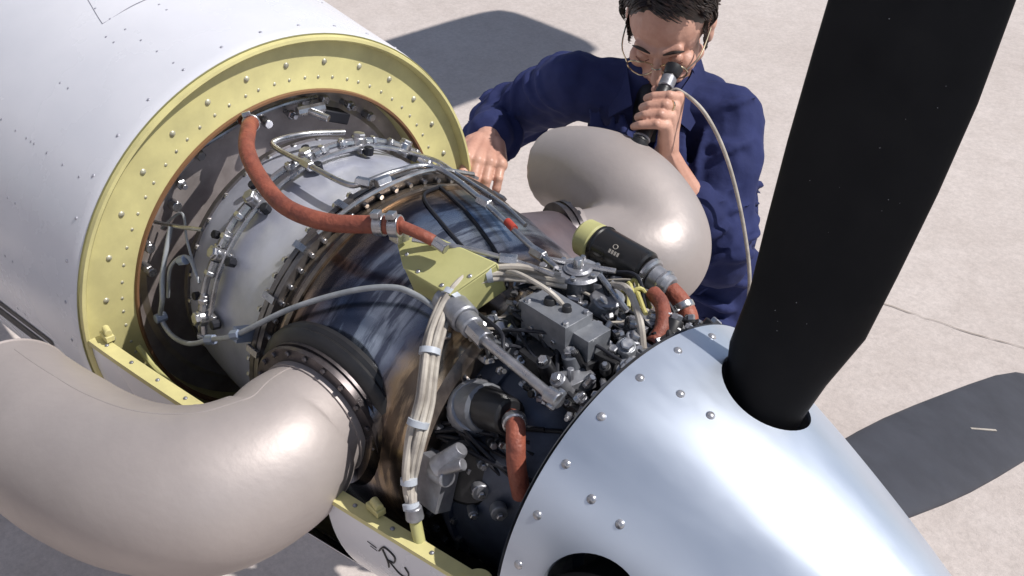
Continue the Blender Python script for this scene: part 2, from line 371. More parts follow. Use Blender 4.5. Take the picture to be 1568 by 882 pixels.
# big red hose
hp=[E(-.03,-11,.285),E(.015,-12.5,.295),E(.07,-17.5,.325),E(.14,-24.5,.342),E(.22,-29,.345),E(.30,-31,.345),E(.38,-28.5,.342),E(.45,-22.5,.340),E(.48,-19.5,.338)]
b=MB();b.tube(hp,.0125,16,8);b.tube([E(.48,-19.5,.338),E(.51,-18,.33),E(.525,-17,.322)],.008,12,6);b.obj('red_oil_hose',Mhose,eng)
b=MB()
def clampring(P,d,r):
    d=V(d).normalized();b.prof(V(P)-d*.007,d,[(0,r-.002),(0,r),(.014,r),(.014,r-.002)],20);b.box(V(P)+V((0,-.006,r+.003)),d,(0,1,0),(0,0,1),.006,.007,.004)
clampring(E(.015,-12.5,.295),hp[2]-hp[1],.0150);clampring(E(.455,-22,.34),hp[-1]-hp[-2],.0155);clampring(E(.474,-20.2,.338),hp[-1]-hp[-2],.0155)
b.cyl(E(-.055,-11,.275),E(-.02,-11.3,.287),.014,k=6);b.cyl(E(.525,-17,.322),E(.545,-16.5,.315),.008,k=6)
b.box(E(.47,-20,.320),(1,0,0),(0,1,0),(0,0,1),.010,.010,.010)
b.obj('hose_clamps',Msteel,eng,.001)
b=MB()
A1,A2,A3,A4,A5=E(.455,-20,.300),E(.50,-14,.305),E(.60,-9.5,.292),E(.585,-24,.285),E(.495,-25,.288)
b.poly([A1,A5,A4,A3,A2],.004)
dn=-E(0,-18,.05)
for p,q in ((A1,A5),(A5,A4),(A4,A3),(A3,A2),(A2,A1)):
    b.poly([p,q,q+dn,p+dn],.003)
b.obj('primer_bracket',Mgrn,eng,.002)
b=MB()
for p,q,t in ((A1,A5,.5),(A5,A4,.2),(A5,A4,.8),(A4,A3,.5),(A2,A3,.3)):
    c=p.lerp(q,t).lerp((A1+A3+A4)/3,.15);b.dome(c+E(0,-17,.004),E(0,-17,1),.0035)
b.obj('bracket_screws',Msteel,eng)
# wire bundle
bp=[E(.655,2,.262),E(.61,-6,.272),E(.58,-13,.275),(E(.572,-20,.274)),E(.582,-29,.272),E(.605,-39,.27),E(.636,-50,.268),E(.648,-60,.268),E(.658,-70,.268),E(.670,-77,.268),E(.685,-82,.27)]
SP=smooth(bp,8)
b=MB()
for k,(o1,o2) in enumerate(((.0,.0),(.008,.003),(-.006,.006),(.003,.010),(.012,-.004),(-.004,-.004))):
    pts=[]
    for i,p in enumerate(SP[::4]):
        rdir=V((0,p.y,p.z)).normalized();s=max(.25,1-max(0,i-14)*.13)
        wv=.0030*math.sin(i*1.3+k*2)
        pts.append(p+V((1,0,0))*(o1*s+wv)+rdir*(o2*s+wv))
    b.tube(pts,.0038+.0009*(k%2),8,4)
b.tube([SP[10],SP[10]+V((.04,-.01,.02)),SP[10]+V((.09,.0,.01)),SP[10]+V((.11,.02,-.03))],.0032,8,6)
b.obj('wire_bundle',Mcable,eng)
b=MB()
for i in (14,27,40,53,66,74):
    if i+1<len(SP):
        d=(SP[i+1]-SP[i]);P=SP[i]+V((.003,0,0))+V((0,SP[i].y,SP[i].z)).normalized()*.003;d=d.normalized();r=.0145 if i<60 else .011
        b.prof(P-d*.004,d,[(0,r-.002),(0,r),(.008,r),(.008,r-.002)],14)
b.obj('bundle_ties',mat('tie_white',(.50,.54,.60),None,.45),eng)
P=SP[-1];b=MB();b.cyl(P,P+V((.012,-.004,-.030)),.008,.008,10);b.obj('bundle_tag',Mgrn,eng)
b=MB();b.cyl(P+V((.012,-.004,-.030)),P+V((.02,-.006,-.055)),.010,.008,10);b.cyl(P+V((0,0,.002)),P+V((-.004,.001,.02)),.012,.011,12);b.obj('bundle_plug',Malu,eng)
# accessories ----------------------------------------------------
X=V((1,0,0))
alu=MB();blk=MB();stl=MB();gry=MB();redm=MB();ylw=MB()
alu.cyl(E(.56,-24,.262),E(.615,-26,.266),.022,.020,18);alu.cyl(E(.615,-26,.266),E(.635,-27,.268),.016,.016,14)
stl.cyl(E(.63,-26.8,.268),E(.665,-28,.270),.013,.013,8);stl.cyl(E(.66,-28,.270),E(.785,-30,.262),.0068,.0068,12)
stl.cyl(E(.78,-30,.262),E(.80,-30,.262),.011,.011,10);alu.cyl(E(.575,-24,.262)+V((0,-.02,0)),E(.575,-24,.262)+V((0,.035,.01)),.013,.013,12)
stl.cyl(E(.795,-27,.262),E(.795,-33,.262),.006,.006,8)
BC=E(.700,-9,.248)
gry.box(BC,X,(0,1,0),(0,0,1),.040,.024,.022);gry.box(BC+V((.052,.01,-.008)),X,(0,1,0),(0,0,1),.014,.02,.016);gry.box(BC+V((-.048,.006,-.006)),X,(0,1,0),(0,0,1),.010,.018,.014)
for dx in (-.02,0,.02): stl.cyl(BC+V((dx,-.027,-.01)),BC+V((dx,-.023,-.01)),.0035)
for dx,dy in ((-.034,-.018),(.034,-.018),(-.034,.018),(.034,.018)): stl.hexb(BC+V((dx,dy,.022)),(0,0,1),.004,.004)
for dx,dy,r in ((-.012,.0,.009),(.014,.004,.007)): blk.cyl(BC+V((dx,dy,.02)),BC+V((dx,dy,.03)),r,r*.8,12)
G=E(.655,10,.258)
alu.cyl(G-V((0,0,.06)),G+V((0,0,.006)),.024,.022,16);alu.cyl(G+V((0,0,.004)),G+V((0,0,.011)),.033,.033,24);alu.cyl(G+V((0,0,.011)),G+V((0,0,.016)),.020,.018,20);stl.cyl(G+V((0,0,.016)),G+V((0,0,.028)),.008,.006,12)
for i in range(6): t=i*math.pi/3;stl.hexb(G+V((math.cos(t)*.027,math.sin(t)*.027,.011)),(0,0,1),.004,.005)
stl.cyl(G+V((-.05,-.02,.014)),G+V((.04,.03,.014)),.004,.004,8);stl.cyl(G+V((.03,.01,.012)),G+V((.09,.0,-.01)),.004,.004,8)
alu.cyl(G+V((.055,.0,-.06)),G+V((.055,.0,-.012)),.018,.016,14);alu.cyl(G+V((.055,.0,-.012)),G+V((.055,.0,-.004)),.023,.023,16)
alu.box(G+V((.10,.01,-.045)),X,(0,1,0),(0,0,1),.018,.022,.018)
K0=E(.568,32,.268)+V((0,0,.012));K1=K0+V((.028,.002,-.002));K2=K0+V((.118,.008,-.010))
b=MB();b.cyl(K0,K1+V((.004,0,0)),.0275,.0285,24,.2);b.obj('canister_cap',Mgrn,eng)
b=MB();b.cyl(K1,K2,.029,.029,28,.1);b.cyl(K1+V((.008,0,0)),K1+V((.014,0,0)),.0305,.0305,28);b.obj('oil_canister',mat('canister_black',(.012,.012,.013),None,.3),eng)
stl.cyl(K2,K2+V((.010,0,-.002)),.025,.025,20);alu.cyl(K2+V((.010,0,-.002)),K2+V((.042,.003,-.008)),.019,.017,16);stl.cyl(K2+V((.026,.002,-.006)),K2+V((.034,.002,-.007)),.0215,.0215,16)
b=MB()
for i in range(4): b.box(K1+V((.045+.005*i,-.0228,.0182)),X,(0,.6,.8),(0,-.8,.6),.0014,.0028,.0005)
b.tube([K1+V((.05,-.0165,.0242))+V((math.cos(t)*.004,math.sin(t)*.0025,math.sin(t)*.0020)) for t in [i*math.pi/4 for i in range(9)]],.0005,5,2)
b.obj('canister_print',Mcable,eng)
redm.tube([K2+V((.042,.003,-.01)),K2+V((.065,.0,-.018)),K2+V((.085,-.006,-.034)),K2+V((.09,-.022,-.056)),K2+V((.085,-.04,-.08))],.013,12,6)
redm.tube([E(.735,24,.262),E(.76,22,.256),E(.785,17,.24),E(.79,12,.22)],.0105,10,6)
stl.cyl(K2+V((.066,-.001,-.018)),K2+V((.074,-.003,-.024)),.0155,.0155,14)
alu.cyl(E(.655,-47,.185),E(.675,-45,.218),.040,.036,20);blk.cyl(E(.672,-44,.208),E(.735,-41,.226),.030,.024,18);gry.cyl(E(.655,-46,.20),E(.69,-43.5,.213),.034,.033,20)
redm.tube([E(.735,-41,.226),E(.755,-42,.238),E(.77,-47,.236),E(.78,-53,.225),E(.785,-62,.20)],.012,12,6)
stl.cyl(E(.744,-41,.232),E(.754,-42,.238),.0155,.0155,14)
blk.cyl(E(.66,-70,.15),E(.70,-68,.205),.05,.045,20)
c=E(.675,-73,.234);alu.box(c,(1,.0,.1),(0,.4,1),(0,-1,.3),.024,.032,.013);alu.cyl(c+V((.01,.0,.03)),c+V((.03,.02,.065)),.018,.010,14);alu.cyl(c+V((0,0,.02)),c+V((.03,-.004,.028)),.014,.012,12)
alu.cyl(c+V((.012,-.008,.032)),c+V((.045,.01,.055)),.008,.008,10)
b=MB();b.box(c+V((-.0,-.0142,-.004)),(1,.0,.1),(0,.4,1),(0,-1,.3),.018,.024,.0012);b.obj('data_plate',Mlabel,eng,.0005)
random.seed(21)
def rp(x0,x1,a0,a1,r0,r1): return E(random.uniform(x0,x1),random.uniform(a0,a1),random.uniform(r0,r1))
def clash(p): return (p-BC).length<.055 or (p-G).length<.035 or (p-K2).length<.04
for i in range(80):
    p=rp(.60,.81,-24,36,.195,.225)
    if clash(p): continue
    nn=(V((0,p.y,p.z)).normalized()+V((random.uniform(-.5,.5),random.uniform(-.4,.4),0))).normalized()
    r=random.uniform(.006,.017);h=random.uniform(.015,.042)
    m_=random.choice((alu,blk,blk,blk,stl,gry));m_.cyl(p,p+nn*h,r,r*random.uniform(.75,1),14);stl.hexb(p+nn*h,nn,r*.55,.007)
for i in range(50):
    p=rp(.60,.81,-26,34,.195,.225)
    if clash(p): continue
    random.choice((alu,blk,blk,blk,gry)).box(p,X+V((0,random.uniform(-.3,.3),0)),(0,1,random.uniform(-.3,.3)),(0,0,1),random.uniform(.008,.022),random.uniform(.006,.018),random.uniform(.005,.016))
for i in range(130):
    p=rp(.58,.82,-32,38,.205,.248);nn=V((random.uniform(-1,1),random.uniform(-1,1),random.uniform(0,1))).normalized()
    if clash(p): continue
    random.choice((stl,stl,blk,alu)).cyl(p,p+nn*random.uniform(.008,.024),random.uniform(.0025,.006),k=8);stl.hexb(p,nn,random.uniform(.004,.0075),.006)
thin=MB();thb=MB()
for i in range(34):
    a=rp(.59,.68,-28,34,.22,.255);z=rp(.70,.82,-28,32,.20,.24);m1=a.lerp(z,.35)+V((random.uniform(-.03,.03),random.uniform(-.03,.03),random.uniform(0,.025)));m2=a.lerp(z,.7)+V((random.uniform(-.03,.03),random.uniform(-.03,.03),random.uniform(0,.02)))
    (thin,thb,thb,thb)[i%4].tube([a,m1,m2,z],random.uniform(.0016,.0034),8,8)
thin.tube([E(.70,14,.262),E(.74,10,.278),E(.78,6,.262),E(.80,4,.23)],.005,8,8)
for i in range(5):
    ylw.tube([rp(.68,.71,16,24,.22,.24),rp(.70,.73,14,26,.25,.265),rp(.73,.76,12,26,.22,.25)],.003,8,6)
for i in range(12):
    a=rp(.61,.66,-66,-34,.20,.215);z=rp(.72,.80,-66,-34,.17,.195);thb.tube([a,a.lerp(z,.5)+V((0,-.015,.015)),z],.003,8,6)
for i in range(14):
    p=rp(.63,.78,-85,-38,.19,.205);nn=V((.3,p.y,p.z)).normalized();random.choice((alu,blk,gry)).cyl(p,p+nn*random.uniform(.008,.02),random.uniform(.006,.013),k=12);stl.hexb(p+nn*.018,nn,.005,.005)
alu.obj('accessory_castings',Malu,eng,.0015);blk.obj('accessory_black_parts',Mblack,eng,.0015);stl.obj('accessory_fittings',Msteel,eng);gry.obj('fuel_control_unit',mat('box_grey',(.24,.25,.27),(.17,.18,.20),.4,.4,30,bump=.1),eng,.002)
redm.obj('red_hoses',Mhose,eng);thin.obj('accessory_lines',Mcable,eng);thb.obj('accessory_lines_dark',Mdark,eng);ylw.obj('lockwire_sleeves',mat('yellow_wire',(.55,.50,.18),None,.5),eng)
fs=MB();fd=MB()
random.seed(5)
for a in (-75,-66,-50,-42,-30,-20,-4,8,16,24,33,45,58):
    p=E(-.055,a,random.uniform(.255,.285));h=random.uniform(.01,.05);fs.cyl(p,p+V((h,0,0)),random.uniform(.004,.009),k=10);fs.hexb(p+V((h*.6,0,0)),X,.009,.008)
fs.cyl(E(-.02,10,.275),E(.03,16,.268),.007,k=10);fs.cyl(E(-.01,8,.27),E(.0,18,.28),.009,k=8)
fs.tube([E(-.04,-58,.275),E(.03,-54,.285),E(.085,-50,.275)],.0035,8,6)
fs.tube([E(-.04,-28,.28),E(-.02,-10,.283),E(-.03,6,.28),E(-.04,20,.285)],.004,8,6)
fd.box(E(-.03,26,.26),X,E(0,116,1),E(0,26,1),.02,.03,.01)
fs.obj('firewall_fittings',Msteel,eng);fd.obj('firewall_box',Mdark,eng,.002)
b=MB();b.tube([E(.02,-95,.33),E(.06,-98,.33),E(.14,-96,.335),E(.22,-93,.34)],.005,8,6);b.obj('sill_lines',Mgrn,eng)
# ------------------------------------------------------------------ exhaust stacks
def stack(name,path,R,mt,blend=False):
    e=empty(name);b=MB();P,T=b.tube(path,R,64,10,cap=blend)
    T0=T[-1];u,w,_=basis(T0);r=R(1)
    if blend:
        voxel(b,'stack_pipe',mt,.0055,24,None,e)
        b=MB();b.prof(P[-1]-T0*.002,T0,[(0,r*.86),(.003,r*.86)],40);b.obj('stack_end_shade',Mdark,e)  # solid dark disc painting the shade inside the pipe end
    else:
        b.obj('stack_pipe',mt,e)
        b=MB();rr=lambda t:R(t)-.004
        b.tube(path,rr,40,10,cap=False);b.obj('stack_inner',Mdark,e)
        b=MB()
        b.tube([P[-1]+(u*math.cos(t)+w*math.sin(t))*(r-.002) for t in [2*math.pi*i/24 for i in range(25)]],.004,8,3);b.obj('stack_lip',mt,e)
        # lengthwise weld seam on the outside of the bend
        b=MB();up=V((0,0,1));L=[]
        for i in range(3,len(P)-1,4):
            q=T[i].cross(up).normalized();d=(up*.82+q*.2);d=(d-T[i]*d.dot(T[i])).normalized();L.append(P[i]+d*(R(i/(len(P)-1))-.0007))
        b.tube(L,.0014,6,4);b.obj('weld_seam',mt,e)
    b=MB();P0=P[0];T0=(P[1]-P[0]).normalized();b.prof(P0+T0*.004,T0,[(0,R(0)-.002),(0,R(0)+.006),(.010,R(0)+.006),(.010,R(0)-.002)],48);b.obj('stack_collar',mt,e)
    return e
def RL(t):
    return .088+.026*min(1,t/.42)+(-.006 if t>.8 else 0)*(t-.8)/.2
stack('exhaust_stack',[PL+nL*.004,PL+nL*.05,(.468,-.345,.035),(.445,-.425,.022),(.37,-.485,.010),(.27,-.52,.0),(.16,-.54,-.005),(.05,-.55,-.012)],RL,Mtaupe)
def sst(a,b,t):
    t=min(1,max(0,(t-a)/(b-a)));return t*t*(3-2*t)
def RR(t): return .060+.042*sst(0,.35,t)-.022*sst(.6,1,t)
stack('exhaust_stack',[PR+nR*.002,(.412,.345,.062),(.452,.385,.046),(.465,.430,.040),(.432,.462,.056),(.365,.480,.080),(.29,.486,.092),(.22,.487,.086),(.165,.485,.067)],RR,Mtaupe,True)
# ------------------------------------------------------------------ spinner + propeller
PH=18.3;XB=.948
spn=empty('propeller_spinner')
SX=1.435
def spr(x):
    t=(x-.835)/(SX-.835);return .263*(1-max(0,t)**1.17)**.80 if t<1 else 0
prof=[(.835+(SX-.835)*(i/40),spr(.835+(SX-.835)*i/40)) for i in range(40)]+[(SX,.0012)]
inner=[(x-.004,max(.001,r-.006)) for x,r in prof][::-1]
b=MB();pts=prof+[(SX-.006,.0008)]+inner[1:]
rings=[[E(x,360*j/160,r) for j in range(160)] for x,r in pts];rings.append(rings[0])
b.ringstrip(rings[:-1]);L0=len(pts)-1
for j in range(160):
    k=(j+1)%160;b.f.append((L0*160+j,L0*160+k,k,j))
so=b.obj('spinner_shell',Mspin,spn,ang=50)
cuts=[]
for k in range(4):
    a=PH+90*k;c=MB();c.prof(E(XB,a,.12),E(0,a,1),[(0,.060),(.2,.060)],48);co=c.obj('cut',Mdark);cuts.append(co)
    md=so.modifiers.new('c%d'%k,'BOOLEAN');md.operation='DIFFERENCE';md.object=co;md.solver='EXACT'
bpy.context.view_layer.update();apply(so);so.data.set_sharp_from_angle(angle=rad(40))
for c in cuts: bpy.data.objects.remove(c)
b=MB();b.lathe([(.83,.262),(.826,.25),(.826,.15)],0,360,128);b.prof((.84,0,0),(1,0,0),[(0,.225),(.004,.225)],64);b.obj('spinner_backplate',Malu,spn)
b=MB()
for a in range(0,360,15):
    b.dome(E(.855,a+3,spr(.855)),E(.25,a+3,1),.0058,.5,12)
def scr(x,a): 
    dr=(spr(x+.005)-spr(x-.005))/.01
    b.dome(E(x,a,spr(x)),V((-dr,math.sin(rad(a)),math.cos(rad(a)))),.0058,.5,12)
for k in range(4):
    for d in (-26,26): scr(.90,PH+90*k+d);scr(.94,PH+90*k+d*.95)
b.obj('spinner_screws',mat('screw_steel',(.5,.5,.52),(.35,.35,.37),.3,.7,50),spn)
prop=empty('propeller')
b=MB();b.cyl((.87,0,0),(1.05,0,0),.09,.08,32);
for k in range(4):
    a=PH+90*k;b.cyl(E(XB,a,.05),E(XB,a,.19),.05,.046,24)
b.obj('hub',Mdark,prop)
st=[(.15,.086,.086,78),(.19,.092,.084,80),(.225,.105,.070,80),(.27,.126,.050,80),(.34,.146,.036,80),(.42,.160,.028,79),(.52,.174,.024,78),(.62,.182,.021,77),(.74,.183,.018,76),(.86,.180,.015,75),(.98,.176,.012,74),(1.10,.168,.010,73),(1.19,.148,.008,73),(1.235,.11,.006,72),(1.255,.05,.004,72)]
for k in range(4):
    a=PH+90*k;D=E(0,a,1);T=E(0,a+90,1);b=MB();rings=[]
    for r,ch,th,pt in st:
        c=X*math.sin(rad(pt))+T*math.cos(rad(pt));nrm=c.cross(D).normalized()
        off=c*(.012 if r>.3 else 0)
        if r>.6 and k==0: off=c*(.012-.010*min(1,(r-.6)/.3))
        rings.append([V((XB,0,0))+D*r+off+c*(ch/2*math.cos(2*math.pi*j/36))+nrm*(th/2*math.sin(2*math.pi*j/36)) for j in range(36)])
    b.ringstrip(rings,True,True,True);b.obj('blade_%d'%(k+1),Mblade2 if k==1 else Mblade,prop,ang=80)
    if k==0:
        random.seed(4);s=MB()
        for i in range(45):
            r=random.uniform(.3,1.1);idx=[q for q in range(len(st)) if st[q][0]<=r][-1];ch=st[idx][1];th=st[idx][2]*.97;pt=st[idx][3]
            c=X*math.sin(rad(pt))+T*math.cos(rad(pt));nrm=c.cross(D).normalized();q=random.uniform(-.7,.7)
            of=.012 if r<.6 else .012-.010*min(1,(r-.6)/.3)
            for sg in (1,-1):
                s.dome(V((XB,0,0))+D*r+c*(of+ch/2*q)+nrm*sg*(th/2*math.sqrt(1-q*q)),nrm*sg,random.uniform(.0003,.0006),.3,6)
        s.obj('stone_chips',Malu,prop)
    if k==1:
        s=MB();c=X*math.sin(rad(76))+T*math.cos(rad(76));nrm=c.cross(D).normalized()
        for sg in (1,-1): s.box(V((XB,0,0))+D*.84+c*.02+nrm*sg*.0078,D+c*.35,c,nrm,.036,.002,.0008)
        s.obj('blade_mark',Mcable,prop)
# ------------------------------------------------------------------ mechanic
man=empty('mechanic')
SL=V((.315,.825,.118));SR=V((.035,.665,.148));EL=V((.425,.70,-.11));ER=V((-.215,.69,-.02))
WL=V((.338,.605,.125));WR=V((-.050,.500,.045))
NB=V((.18,.765,.175));CH=V((.185,.80,.03));WA=V((.20,.86,-.17));PV=V((.22,.90,-.36))
sb=V((.87,.49,0)).normalized()
fb=V((.49,-.87,0)).normalized()
b=MB()
b.ell(CH+V((0,0,.02)),sb,fb,V((0,0,1)),.172,.115,.15,24,14)
b.ell(WA,sb,fb,V((0,0,1)),.165,.12,.20,24,14)
b.ell(PV,sb,fb,V((0,0,1)),.175,.13,.16,24,14)
b.cap(SR,SL,.066,.068);b.cap(NB-V((0,0,.03)),NB+V((0,-.01,.01)),.080,.062)
b.cap(NB-V((0,0,.02)),SL-V((.03,.02,0)),.068,.06);b.cap(NB-V((0,0,.02)),SR+V((.03,.02,0)),.068,.06)
b.cap(SR,ER,.070,.060);b.cap(ER,ER.lerp(WR,.80),.060,.050)
b.cap(SL,EL,.070,.060);b.cap(EL,EL.lerp(WL,.45),.060,.050)
b.cap(ER.lerp(WR,.72),ER.lerp(WR,.82),.054,.053);b.cap(EL.lerp(WL,.40),EL.lerp(WL,.50),.055,.054)
for sg in (-1,1):
    hp_=PV+sb*.09*sg-V((0,0,.06));kn=V((.22,.90,-.82))+sb*.12*sg+V((.03,-.05,0));an=V((.22,.93,-1.2))+sb*.13*sg
    b.cap(hp_,kn,.095,.068);b.cap(kn,an,.068,.058)
random.seed(12)
def creases(A,B,r,n):
    d=(B-A);u,w,_=basis(d)
    for i in range(n):
        t=(i+.5)/n+random.uniform(-.05,.05);c=A+d*t;a0=random.uniform(0,6.28);ln=random.uniform(1.4,3.0);tl=random.uniform(-.03,.03)
        pts=[c+(u*math.cos(a0+ln*k/4)+w*math.sin(a0+ln*k/4))*(r+.002)+d.normalized()*tl*(k-2)*.6 for k in range(5)]
        b.tube(pts,lambda t:.003+.0085*math.sin(math.pi*t),8,4)
creases(SR,ER,.066,13);creases(ER,ER.lerp(WR,.8),.056,11);creases(SL,EL,.066,13);creases(EL,EL.lerp(WL,.45),.056,6)
for k in range(16):
    t=random.uniform(.1,.9)
    a0=SL.lerp(SR,t)+fb*.075;z0=CH+sb*(.12*(1-2*t)+random.uniform(-.05,.05))+fb*.118+V((0,0,random.uniform(-.12,.0)))
    b.tube([a0,a0.lerp(z0,.5)+fb*.045,z0],lambda t:.003+.0085*math.sin(math.pi*t),8,4)
for k in range(12):
    z=random.uniform(-.4,.05);x0=random.uniform(.03,.10)
    b.tube([V((.20,.86,z))+sb*(x0)+fb*.125,V((.20,.86,z-.03))+sb*(x0+.06)+fb*.10,V((.20,.86,z-.07))+sb*.165+fb*.03],lambda t:.003+.008*math.sin(math.pi*t),8,4)
cov=voxel(b,'coverall',Mcloth,.0055,2,[(.10,.016,'SOFT_NOISE'),(.045,.008,'SOFT_NOISE')],man)
b=MB()
for sg in (-1,1):
    pts=[NB+sb*.060*sg+V((0,.02,.050))-fb*.01,NB+sb*.064*sg+fb*.035+V((0,0,.030)),NB+sb*.035*sg+fb*.105+V((0,0,-.015)),NB+sb*.080*sg+fb*.100+V((0,0,-.050)),NB+sb*.105*sg+fb*.02+V((0,0,-.005))]
    b.poly(pts,.006)
b.tube([NB+sb*.060*math.cos(t)-fb*.055*math.sin(t)+V((0,0,.03)) for t in [math.pi*i/8-.3 for i in range(10)]],.013,10,4)
b.obj('collar',Mcloth,man,.002)
b=MB();b.ell(NB+fb*.05+V((0,0,-.045)),sb,fb,V((0,0,1)),.045,.055,.07);b.obj('undershirt',Mdark,man)
b=MB()
for sg in (-1,1):
    an=V((.22,.93,-1.25))+sb*.13*sg;b.cap(an+V((0,0,-.0)),an+fb*.14+V((0,0,-.01)),.045,.038);b.cap(an,an+V((0,0,.05)),.045,.045)
voxel(b,'shoes',Mblack,.008,4,None,man)
# head
f=V((.40,-.76,-.51)).normalized();s=V((.88,.47,.02));s=(s-f*s.dot(f)).normalized();u=s.cross(f)
if u.z<0: u=-u
HC=V((.212,.738,.305))
def h(a,bb,c): return HC+s*a*1.03+f*bb*1.03+u*c*1.05
b=MB()
b.ell(h(0,-.012,.03),s,f,u,.075,.094,.088,24,16)
b.ell(h(0,.018,-.03),s,f,u,.061,.067,.090,24,16)
b.ell(h(0,.047,-.094),s,f,u,.024,.026,.022)
b.cap(h(-.047,.0,-.064),h(0,.044,-.096),.019,.019);b.cap(h(.047,.0,-.064),h(0,.044,-.096),.019,.019)
b.cap(h(-.036,.070,.026),h(-.010,.078,.022),.011,.012);b.cap(h(.036,.070,.026),h(.010,.078,.022),.011,.012)
b.cap(h(0,.080,.014),h(0,.108,-.026),.0070,.0110)
b.ell(h(-.012,.092,-.032),s,f,u,.008,.010,.008);b.ell(h(.012,.092,-.032),s,f,u,.008,.010,.008)
for sg in (-1,1):
    b.ell(h(.041*sg,.055,-.022),s,f,u,.023,.026,.020)
    b.cap(h(.016*sg,.082,-.040),h(.030*sg,.066,-.062),.009,.010)
    b.ell(h(.0735*sg,-.012,-.012),s*1,f,u,.009,.018,.030);b.ell(h(.077*sg,-.018,.004),s,f,u,.010,.018,.018)
b.cap(h(-.020,.080,-.058),h(.020,.080,-.058),.0055,.0055);b.cap(h(-.016,.078,-.067),h(.016,.078,-.067),.0065,.0065)
b.cap(h(0,-.015,-.06),NB+V((0,0,-.02)),.056,.060)
voxel(b,'head',Mskin,.003,2,None,man)
b=MB()
for sg in (-1,1): b.ell(h(.031*sg,.070,.003),s,f,u,.013,.012,.009)
b.obj('eyelids',Mskin,man)
b=MB();b.tube([h(-.021,.0850,-.0625),h(0,.0880,-.063),h(.021,.0850,-.0625)],.0014,6,4)
for sg in (-1,1):b.tube([h(.018*sg,.080,-.001),h(.031*sg,.0835,-.005),h(.044*sg,.076,-.002)],.0011,6,4)
b.obj('mouth_and_lashes',mat('lip_line',(.16,.06,.045),None,.6),man)
b=MB()
for sg in (-1,1):
    b.tube([h(.012*sg,.088,.026),h(.030*sg,.084,.032),h(.048*sg,.074,.026)],lambda t:.0012+.0022*math.sin(math.pi*t),8,4)
b.ell(h(0,-.024,.044),s,f,u,.0795,.092,.086,28,18)
random.seed(3)
for i in range(5200):
    th=random.uniform(0,2*math.pi);ph=math.acos(random.uniform(-.25,1))
    dx,dy,dz=math.cos(th)*math.sin(ph),math.sin(th)*math.sin(ph),math.cos(ph)
    if dy>.50 and dz<.60+.1*abs(dx): continue
    if abs(dx)>.6 and dz<-.05: continue
    if dy>.2 and dz<.2: continue
    p=h(0,-.024,.044)+s*dx*.081+f*dy*.094+u*dz*.087
    nn=(s*dx+f*dy+u*dz).normalized()
    q=noise.noise(p*22)*1.2
    swp=(s*(.9*(1 if dx>-.3 else -1)+.2*q)+f*(.25+.6*q if dy>0 else -.5)-u*(.4-.2*q)+V((random.uniform(-.15,.15),random.uniform(-.15,.15),random.uniform(-.12,.12))))
    swp=(swp-nn*swp.dot(nn)).normalized();L=random.uniform(.022,.040);lf=random.uniform(.004,.010)+.006*noise.noise(p*35)
    b.tube([p-nn*.002,p+nn*lf+swp*L*.4,p+nn*lf*.8+swp*L*.75,p+nn*.001+swp*L],lambda t:.0014*(1-.7*t)+.0002,4,2,cap=False)
for sg in (-1,1):
    for i in range(220):
        p=h(.071*sg,random.uniform(-.03,.026),random.uniform(-.024,.035));b.tube([p,p-u*.010+s*sg*.003,p-u*.018-f*.004],lambda t:.0014*(1-.7*t),4,2,cap=False)
b.obj('hair',Mhair,man)
b=MB()
for sg in (-1,1):
    c=h(.031*sg,.099,-.006)
    b.tube([c+s*.026*math.cos(t)+u*.020*math.sin(t)-f*.006*abs(math.cos(t)) for t in [2*math.pi*i/16 for i in range(17)]],.0016,6,3)
    b.tube([h(.056*sg,.094,.002),h(.074*sg,.06,.006),h(.079*sg,-.01,.006)],.0015,6,4)
b.tube([h(-.008,.099,.0),h(0,.105,.004),h(.008,.099,.0)],.0015,6,4)
b.obj('eyeglasses',Mgold,man)
# borescope
bor=empty('borescope')
EY=h(.036,.100,.014)
ax=(V((.345,.505,.158))-EY).normalized()
b=MB();b.cyl(EY,EY+ax*.022,.0175,.015,20,.2);b.cyl(EY+ax*.02,EY+ax*.06,.011,.012,18);b.cyl(EY+ax*.055,EY+ax*.175,.0140,.0150,20);b.cyl(EY+ax*.175,EY+ax*.195,.018,.015,20);b.obj('eyepiece_and_body',Mblack,bor)
b=MB();b.cyl(EY+ax*.026,EY+ax*.050,.0145,.0145,20);b.cyl(EY+ax*.195,EY+ax*.207,.012,.012,16);b.cyl(EY+ax*.163,EY+ax*.168,.0165,.0165,20);b.obj('focus_ring',Malu,bor)
b=MB();b.cyl(EY+ax*.205,EY+ax*.235,.004,.004,10);b.obj('probe',Mblack,bor)
r_=V((.674,.739,0));u_=V((-.41,.377,.83));k_=V((.612,-.558,.56))
cc=EY+ax*.060
b=MB();b.tube([cc+r_*.012,cc+r_*.030+k_*.01,V((.40,.63,.22)),V((.44,.66,.13)),V((.485,.675,0.0)),V((.52,.67,-.12)),V((.52,.655,-.24)),V((.49,.66,-.42)),V((.46,.70,-.8)),V((.45,.85,-1.28)),V((.6,1.2,-1.292)),V((1.2,1.6,-1.292))],.0038,10,8);b.obj('light_guide_cable',Mcable,bor)
b=MB()
pc=EY+ax*.106
kn=[]
for i in range(4):
    c=pc+ax*(.034-.0215*i)
    kk=c+r_*.032+k_*.012
    rr=(.0092,.0100,.0098,.0086)[3-i]
    m1=c+r_*.013+k_*.031;m2=c-r_*.014+k_*.025;m3=c-r_*.024+k_*.004
    b.cap(kk,m1,rr*1.12,rr);b.cap(m1,m2,rr,rr*.95);b.cap(m2,m3,rr*.95,rr*.85)
    b.ell(m1+k_*.001,r_,u_,k_,rr*1.12,rr*1.05,rr*1.08)
    kn.append(kk)
wr=WL
for k2 in kn: b.cap(wr+(k2-wr)*.1,k2,.018,.0125)
